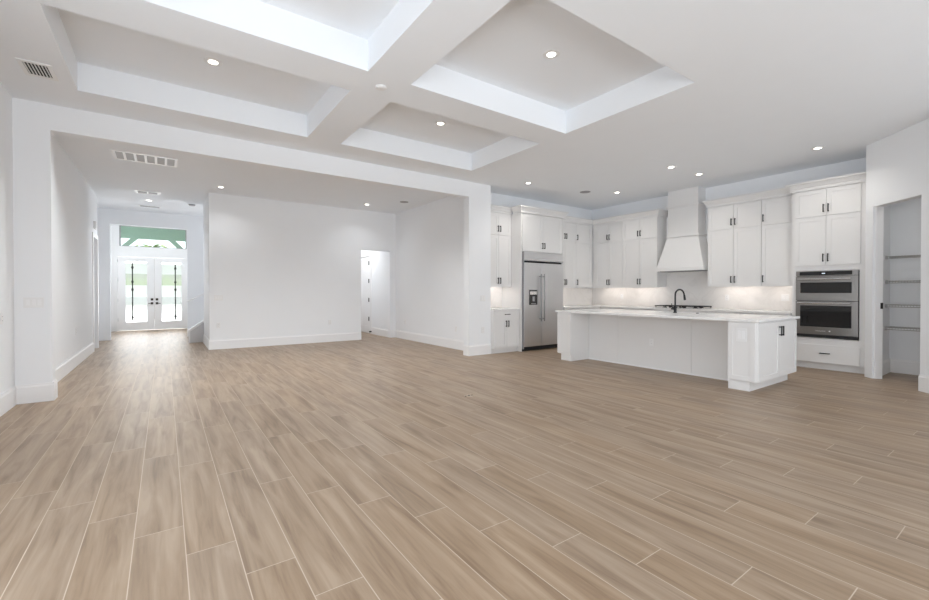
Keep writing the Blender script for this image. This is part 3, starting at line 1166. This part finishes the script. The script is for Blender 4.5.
# ------------------------------------------------------------------ island
isl = thing('kitchen_island', 'long white kitchen island with recessed knee space facing the room', 'kitchen island', (5.86, 5.355, 0), -PI / 2)
IL, ID, KD = 3.185, 1.28, 0.49        # length, depth, knee-space depth ; local x from far end to near end
ZTI = 0.853
m = MB()
m.box(0.31, 1.295, KD, ID - 0.02, 0.0, ZTI)
m.box(2.015, 2.865, KD, ID - 0.02, 0.0, ZTI)
m.box(1.295, 2.015, KD, 0.94, 0.0, ZTI)
m.box(1.295, 2.015, 0.94, ID - 0.02, 0.0, 0.66)
m.build('body', M['cabinet'], isl)
# knee wall boards with visible joints
for x0, x1 in ((0.312, 0.923), (0.927, 2.163), (2.167, 2.863)):
    box('back_panel', M['cabinet'], (x0, x1, KD - 0.012, KD - 0.0005, 0.0, ZTI), isl, bevel=0.0015)
box('shoe_moulding', M['trim'], (0.312, 2.863, KD - 0.024, KD - 0.0125, 0.0, 0.022), isl)
# end cabinets
for nm_, x0, x1, tx0, tx1 in (('far', 0.0, 0.308, 0.075, 0.308), ('near', 2.867, IL, 2.867, IL - 0.075)):
    m = MB()
    m.box(x0, x1, 0.0, ID - 0.02, 0.115, ZTI)
    m.box(tx0, tx1, 0.001, ID - 0.055, 0.0, 0.114)
    o = m.build('end_cabinet', M['cabinet'], isl)
    if nm_ == 'near':
        shaker('front_panel', x0 + 0.003, x1 - 0.012, 0.125, ZTI - 0.012, isl, 0.018, 0.055)
    else:
        shaker('front_panel', x0 + 0.003, x1 - 0.003, 0.125, ZTI - 0.012, isl, 0.018, 0.055)
# doors on the near end, facing -Y
def island_door(x0, x1, loc, rz, hx=None):
    d = shaker('door', x0 + 0.0025, x1 - 0.0025, 0.125, ZTI - 0.012, isl)
    d.location = loc
    d.rotation_euler = (0, 0, rz)
    if hx is not None:
        pull(d, hx, 0.72)
    return d


for x0, x1, hs in ((0.012, 0.66, 'r'), (0.66, ID - 0.03, 'l')):
    island_door(x0, x1, (IL, 0, 0), PI / 2, x0 + 0.032 if hs == 'l' else x1 - 0.032)
# working side fronts, towards the cooktop
for k in range(5):
    a = k * 0.635
    island_door(a, a + 0.635, (IL - 0.005, ID - 0.02, 0), PI, a + (0.6 if k % 2 == 0 else 0.035))

# island countertop with a cut-out for the sink
IX0, IX1, IY0, IY1 = 5.83, 7.18, 2.135, 5.395
SX0, SX1, SY0, SY1 = 6.81, 7.10, 3.35, 4.05
m = MB()
for z, up in ((0.855, False), (0.887, True)):
    o_ = [(IX0, IY0), (IX1, IY0), (IX1, IY1), (IX0, IY1)]
    i_ = [(SX0, SY0), (SX1, SY0), (SX1, SY1), (SX0, SY1)]
    for k in range(4):
        k2 = (k + 1) % 4
        m.face([(*o_[k], z), (*o_[k2], z), (*i_[k2], z), (*i_[k], z)])
for r_ in ([(IX0, IY0), (IX1, IY0), (IX1, IY1), (IX0, IY1)], [(SX0, SY0), (SX1, SY0), (SX1, SY1), (SX0, SY1)]):
    for k in range(4):
        k2 = (k + 1) % 4
        m.face([(*r_[k], 0.855), (*r_[k2], 0.855), (*r_[k2], 0.887), (*r_[k], 0.887)])
bmesh.ops.remove_doubles(m.bm, verts=m.bm.verts, dist=1e-5)
tag(m.build('countertop', M['quartz'], None, 0.003), 'white quartz countertop on the kitchen island', 'countertop')

# faucet
fx_, fyy = 6.70, 3.635
ft = thing('faucet', 'matt black gooseneck faucet with side lever on island countertop', 'faucet', (fx_, fyy, 0.887), math.radians(-20))
MB().lathe([(0.0, 0.0005), (0.030, 0.0005), (0.030, 0.008), (0.022, 0.014), (0.022, 0.105), (0.017, 0.112), (0.0, 0.112)], 0, 0, 24).build('base', M['black'], ft, smooth=True)
pts = [(0, 0, 0.10), (0, 0, 0.27)]
for k in range(1, 13):
    a = PI - PI * k / 12 * 0.92
    pts.append((0.085 + 0.085 * math.cos(a), 0, 0.29 + 0.085 * math.sin(a)))
pts.append((pts[-1][0] + 0.008, 0, pts[-1][2] - 0.03))
MB().tube(pts, 0.0125, 14).build('spout', M['black'], ft, smooth=True)
p = pts[-1]
MB().tube([(p[0], 0, p[2] + 0.004), (p[0] + 0.012, 0, p[2] - 0.075)], [0.0155, 0.0175], 14).build('spray_head', M['black'], ft, smooth=True)
m = MB()
m.tube([(0, 0.018, 0.065), (0, 0.075, 0.065)], 0.016, 14)
m.tube([(0, 0.062, 0.07), (-0.005, 0.072, 0.15)], 0.006, 10)
m.build('lever', M['black'], ft, smooth=True)
tag(MB().lathe([(0.0, 0.0005), (0.022, 0.0005), (0.022, 0.006), (0.014, 0.007), (0.014, 0.010), (0.0, 0.010)], 6.80, 3.335, 20, 'z', 0.887).build('air_switch', M['black']),
    'small round black button on the island countertop right of faucet', 'button')
# undermount sink
m = MB()
z0, z1 = 0.67, 0.8545
t_ = 0.004
m.box(SX0 + 0.002, SX1 - 0.002, SY0 + 0.002, SY1 - 0.002, z0, z0 + t_)
m.box(SX0 + 0.002, SX0 + 0.002 + t_, SY0 + 0.002, SY1 - 0.002, z0 + t_, z1)
m.box(SX1 - 0.002 - t_, SX1 - 0.002, SY0 + 0.002, SY1 - 0.002, z0 + t_, z1)
m.box(SX0 + 0.006, SX1 - 0.006, SY0 + 0.002, SY0 + 0.002 + t_, z0 + t_, z1)
m.box(SX0 + 0.006, SX1 - 0.006, SY1 - 0.002 - t_, SY1 - 0.002, z0 + t_, z1)
tag(m.build('sink', M['steel']), 'stainless steel undermount sink let into the island countertop', 'sink')

# ------------------------------------------------------------------ pantry wire shelves
for z, lb in ((1.745, 'highest'), (1.383, 'second highest'), (1.03, 'third from the top'), (0.695, 'lowest')):
    ws = thing('wire_shelf', 'grey wire shelf in the pantry, %s of the four' % lb, 'shelf', (PK, 0, z), 0, 'pantry wire shelves')
    m = MB()
    for dx in (-0.004, -0.10, -0.20, -0.295):
        m.tube([(dx, -0.39, 0), (dx, 1.565, 0)], 0.0045, 8)
    m.tube([(-0.298, -0.39, -0.028), (-0.298, 1.565, -0.028)], 0.0055, 8)
    for k in range(62):
        y = -0.37 + k * 0.031
        m.box(-0.298, -0.002, y - 0.0015, y + 0.0015, 0.0035, 0.0065)
        m.box(-0.2995, -0.2965, y - 0.0015, y + 0.0015, -0.026, 0.0065)
    m.build('wire_deck', M['wire'], ws)
    m = MB()
    m.box(-0.31, -0.28, 1.545, 1.5695, -0.04, 0.012)
    m.build('end_bracket', M['wire'], ws)

# ------------------------------------------------------------------ ceiling fittings


def downlight(x, y, z, label, power=14, grp='recessed downlights', col=(1.0, 0.985, 0.96)):
    t = thing('ceiling_light', label, 'ceiling light', (x, y, z), 0, grp)
    MB().lathe([(0.045, -0.0005), (0.045, -0.006), (0.085, -0.0035), (0.087, -0.0005)], 0, 0, 32, cap=False).build('trim_ring', M['plastic'], t, smooth=True)
    MB().lathe([(0.0, -0.004), (0.044, -0.004), (0.044, -0.001), (0.0, -0.001)], 0, 0, 28).build('lens', M['lamp'], t)
    d = bpy.data.lights.new('bulb', 'SPOT')
    d.energy = power
    d.spot_size = math.radians(140)
    d.spot_blend = 0.9
    d.shadow_soft_size = 0.05
    d.color = (0.94, 0.975, 1.0) if ('dining' in label or 'hall ' in label) else col if 'kitchen' not in label and 'pantry' not in label else (1.0, 0.955, 0.885)
    o = bpy.data.objects.new('bulb', d)
    C.objects.link(o)
    o.parent = t
    o.location = (0, 0, -0.03)
    return t


LP = 40
downlight(0.426, 5.15, ZT, 'lit downlight in the far left ceiling tray, nearest the wide opening', LP)
downlight(3.22, 5.16, ZT, 'lit downlight in the small tray beside the central beam', LP)
downlight(3.20, 3.02, ZT, 'lit downlight in the large ceiling tray at top centre', LP)
downlight(0.43, 3.02, ZT, 'unseen downlight added in the near left ceiling tray', LP)  # out of view, added to carry light into the room
downlight(5.74, 6.01, ZC, 'lit kitchen downlight in front of the refrigerator cabinets', 29)
downlight(7.81, 5.50, ZC, 'lit kitchen downlight left of the range hood', 29)
downlight(6.97, 3.86, ZC, 'left one of two neighbouring kitchen downlights before the range hood', 29)
downlight(7.79, 3.80, ZC, 'right one of two neighbouring kitchen downlights, closest to the range hood', 29)
downlight(7.80, 2.12, ZC, 'lit kitchen downlight in front of the oven tower', 29)
downlight(0.935, 9.78, ZC, 'lit dining downlight by the left end of the grey wall', 22)
downlight(3.98, 9.71, ZC, 'lit dining downlight above the doorway in the grey wall', 22)
downlight(0.935, 7.35, ZC, 'dining downlight hidden by the wide header, at the hall side', 165)  # no fitting seen here, added to brighten the dining room
downlight(3.0, 7.35, ZC, 'dining downlight hidden by the wide header, at the kitchen side', 165)  # second added dining lamp, out of sight, lifts the walls there
downlight(-0.275, 12.15, ZC, 'lit hall downlight in line with the entry doors', 60)
downlight(-0.275, 7.35, ZC, 'hall downlight hidden by the wide header', 110)  # added out of sight so the hall gets more light
downlight(4.4, 11.9, ZC, 'unseen fill light added inside the back passage behind the grey wall doorway', 110)  # added lamp without a visible fitting, brightens the passage
downlight(8.1, 0.55, ZC, 'unseen downlight added inside the pantry above its wire shelves', 26)  # added lamp out of view, lightens the pantry interior


def disc(name, label, cat, x, y, z, r, h, mat, inner=None):
    t = thing(name, label, cat, (x, y, z))
    MB().lathe([(0.0, -h), (r * 0.82, -h), (r, -h * 0.5), (r, -0.0005), (0.0, -0.0005)], 0, 0, 32).build('housing', mat, t, smooth=True)
    if inner:
        MB().lathe([(0.0, -h - 0.004), (r * 0.5, -h - 0.004), (r * 0.62, -h - 0.0005), (0.0, -h - 0.0005)], 0, 0, 24).build('cover', inner, t)
    return t


disc('ceiling_speaker', 'small round grey ceiling speaker above the kitchen corner', 'speaker', 7.23, 5.86, ZC, 0.11, 0.006, M['darkgrey'])
disc('ceiling_speaker', 'small round grey ceiling speaker in the dining room near right wall', 'speaker', 4.58, 8.94, ZC, 0.10, 0.006, M['darkgrey'])
disc('smoke_detector', 'white smoke detector where the ceiling beams cross', 'smoke detector', 1.825, 4.074, ZC, 0.055, 0.018, M['plastic'], M['plastic'])
disc('smoke_detector', 'small smoke detector on the hall ceiling near the stairs', 'smoke detector', 0.551, 12.13, ZC, 0.07, 0.03, M['darkgrey'])
disc('ceiling_cover', 'flush white round cover plate on the ceiling above the island end', 'cover plate', 6.35, 2.60, ZC, 0.09, 0.004, M['ceiling'])
disc('ceiling_cover', 'flush white round cover plate on the ceiling above the island middle', 'cover plate', 6.40, 3.80, ZC, 0.09, 0.004, M['ceiling'])

# supply vent with dark slots, main ceiling
vt = thing('ceiling_vent', 'white ceiling vent with dark slots near the left wall', 'vent', (-0.967, 5.627, ZC))
m = MB()
m.box(-0.118, 0.118, -0.178, -0.138, -0.008, -0.0005)
m.box(-0.118, 0.118, 0.138, 0.178, -0.008, -0.0005)
m.box(-0.118, -0.084, -0.138, 0.138, -0.008, -0.0005)
m.box(0.084, 0.118, -0.138, 0.138, -0.008, -0.0005)
m.build('frame', M['plastic'], vt)
box('duct', M['dark'], (-0.083, 0.083, -0.137, 0.137, -0.0015, -0.0006), vt)
for k in range(7):
    x = -0.072 + k * 0.024
    m = MB()
    m.prism([(x - 0.006, -0.0075), (x - 0.002, -0.0075), (x + 0.002, -0.002), (x - 0.002, -0.002)], 'y', -0.1375, 0.1375)
    m.build('louver', M['plastic'], vt)

# return grille with six fields, hall ceiling
vt = thing('ceiling_grille', 'long white return air grille with six grey fields, hall ceiling', 'vent', (-0.225, 8.39, ZC))
m = MB()
X0, X1, Y0, Y1 = -0.41, 0.41, -0.27, 0.27
m.box(X0, X1, Y0, Y0 + 0.05, -0.01, -0.0005)
m.box(X0, X1, Y1 - 0.05, Y1, -0.01, -0.0005)
nx = 6
cw = (X1 - X0 - 0.04) / nx
for k in range(nx + 1):
    x = X0 + k * cw
    m.box(x, x + 0.04 - (0.012 if 0 < k < nx else 0), Y0 + 0.05, Y1 - 0.05, -0.01, -0.0005)
m.build('frame', M['trim'], vt)
for k in range(nx):
    x = X0 + k * cw + 0.04
    box('mesh_field', M['meshgrey'], (x - 0.008, x + cw - 0.042, Y0 + 0.051, Y1 - 0.051, -0.004, -0.0008), vt)
# small vents near the entry
vt = thing('ceiling_vent', 'small louvered ceiling vent in the hall before the downlight', 'vent', (-0.275, 11.2, ZC))
box('frame', M['plastic'], (-0.22, 0.22, -0.15, 0.15, -0.006, -0.0005), vt)
for k in range(2):
    box('slot', M['darkgrey'], (-0.17 + k * 0.18, -0.02 + k * 0.18, -0.10, 0.10, -0.009, -0.0065), vt)
vt = thing('ceiling_vent', 'narrow linear ceiling vent beyond the hall downlight', 'vent', (-0.28, 13.0, ZC))
box('frame', M['plastic'], (-0.22, 0.22, -0.10, 0.10, -0.006, -0.0005), vt)
box('slot', M['darkgrey'], (-0.19, 0.19, -0.07, 0.07, -0.009, -0.0065), vt)

# ------------------------------------------------------------------ switches and outlets


def plate(name, label, loc, rz, gangs, kind):
    t = thing(name, label, 'switch' if kind == 's' else 'outlet', loc, rz, 'wall switches' if kind == 's' else 'wall outlets')
    wd = 0.07 + 0.046 * (gangs - 1)
    box('cover_plate', M['plastic'], (-wd / 2, wd / 2, -0.006, -0.0005, -0.057, 0.057), t, bevel=0.002)
    for g in range(gangs):
        cx = -0.023 * (gangs - 1) + 0.046 * g
        if kind in 'sd':
            box('rocker' if kind == 's' else 'receptacle', M['trim'], (cx - 0.016, cx + 0.016, -0.010, -0.0062, -0.033, 0.033), t, bevel=0.001)
        else:
            for s in (-1, 1):
                r_ = MB().box(cx - 0.016, cx + 0.016, -0.008, -0.0062, s * 0.021 - 0.014, s * 0.021 + 0.014).build('receptacle', M['trim'], t)
                m = MB()
                m.box(cx - 0.008, cx - 0.005, -0.0086, -0.0081, s * 0.021 - 0.005, s * 0.021 + 0.006)
                m.box(cx + 0.005, cx + 0.008, -0.0086, -0.0081, s * 0.021 - 0.005, s * 0.021 + 0.006)
                m.build('slots', M['dark'], r_)
    return t


R_ = PI / 2
plate('light_switch', 'wide white switch plate on the left pier of the wide opening', (-1.18, WY, 1.105), 0, 3, 's')
plate('light_switch', 'white switch plate on the grey wall above the outlet', (0.943, GY, 1.10), 0, 3, 's')
plate('light_switch', 'small white switch on the white end of the grey wall', (0.775, 11.04, 1.468), -R_, 1, 's')
plate('light_switch', 'white switch plate on the right pier of the wide opening', (5.08, WY, 1.10), 0, 2, 's')
plate('wall_outlet', 'white outlet low on the left end of the grey wall', (0.94, GY, 0.515), 0, 1, 'o')
plate('wall_outlet', 'white outlet low on the right side of the grey wall', (3.32, GY, 0.485), 0, 1, 'o')
plate('wall_outlet', 'white outlet on the left wall at the picture edge', (WL, 6.14, 0.955), R_, 1, 'o')
plate('wall_outlet', 'white outlet low on the hall wall', (-1.20, 9.45, 0.57), R_, 1, 'o')
plate('wall_outlet', 'white outlet low on the right pier beside the base cabinet', (5.08, WY, 0.48), 0, 1, 'o')
plate('wall_outlet', 'white outlet on dining right wall near the wide opening', (5.10, 7.55, 0.43), -R_, 1, 'o')
plate('wall_outlet', 'white outlet on dining right wall near the far corner', (5.10, 9.9, 0.445), -R_, 1, 'o')
plate('wall_outlet', 'white outlet on the splashback right of the range hood', (KX - 0.012, 3.83, 1.115), -R_, 1, 'o')
plate('light_switch', 'white switch plate on the splashback beside the oven tower', (KX - 0.012, 2.88, 1.12), -R_, 2, 's')
plate('wall_outlet', 'white outlet on the splashback left of the range hood', (KX - 0.012, 6.16, 1.12), -R_, 1, 'o')
plate('wall_outlet', 'white outlet on the knee wall panel of the island', (5.86 + KD - 0.012, 3.82, 0.42), -R_, 1, 'o')
pl = plate('wall_outlet', 'white double outlet on the front of the island end cabinet', (5.86 - 0.0105, 2.333, 0.69), -R_, 2, 'd')
pl.scale = (1.0, 1.0, 1.5)
box_ = thing('door_chime', 'small white chime box high on the hall wall above the side door', 'door chime', (-1.20, 11.75, 2.62), R_)
box('housing', M['plastic'], (-0.09, 0.09, -0.04, -0.0005, -0.08, 0.08), box_, bevel=0.006)
box('grille', M['trim'], (-0.06, 0.06, -0.043, -0.0405, -0.05, 0.05), box_)

# floor outlet
fo = thing('floor_outlet', 'small dark floor outlet set in the wood look floor', 'floor outlet', (2.918, 4.05, 0))
MB().lathe([(0.0, 0.0004), (0.055, 0.0004), (0.055, 0.003), (0.0, 0.003)], 0, 0, 28).build('cover', paint('tan brass', (0.42, 0.34, 0.25), 0.4), fo)
for x, r_ in ((-0.045, 0.012), (0.0, 0.016), (0.045, 0.012)):
    MB().lathe([(0.0, 0.0032), (r_, 0.0032), (r_, 0.006), (0.0, 0.006)], x, 0, 14).build('cap', M['bronze'], fo)
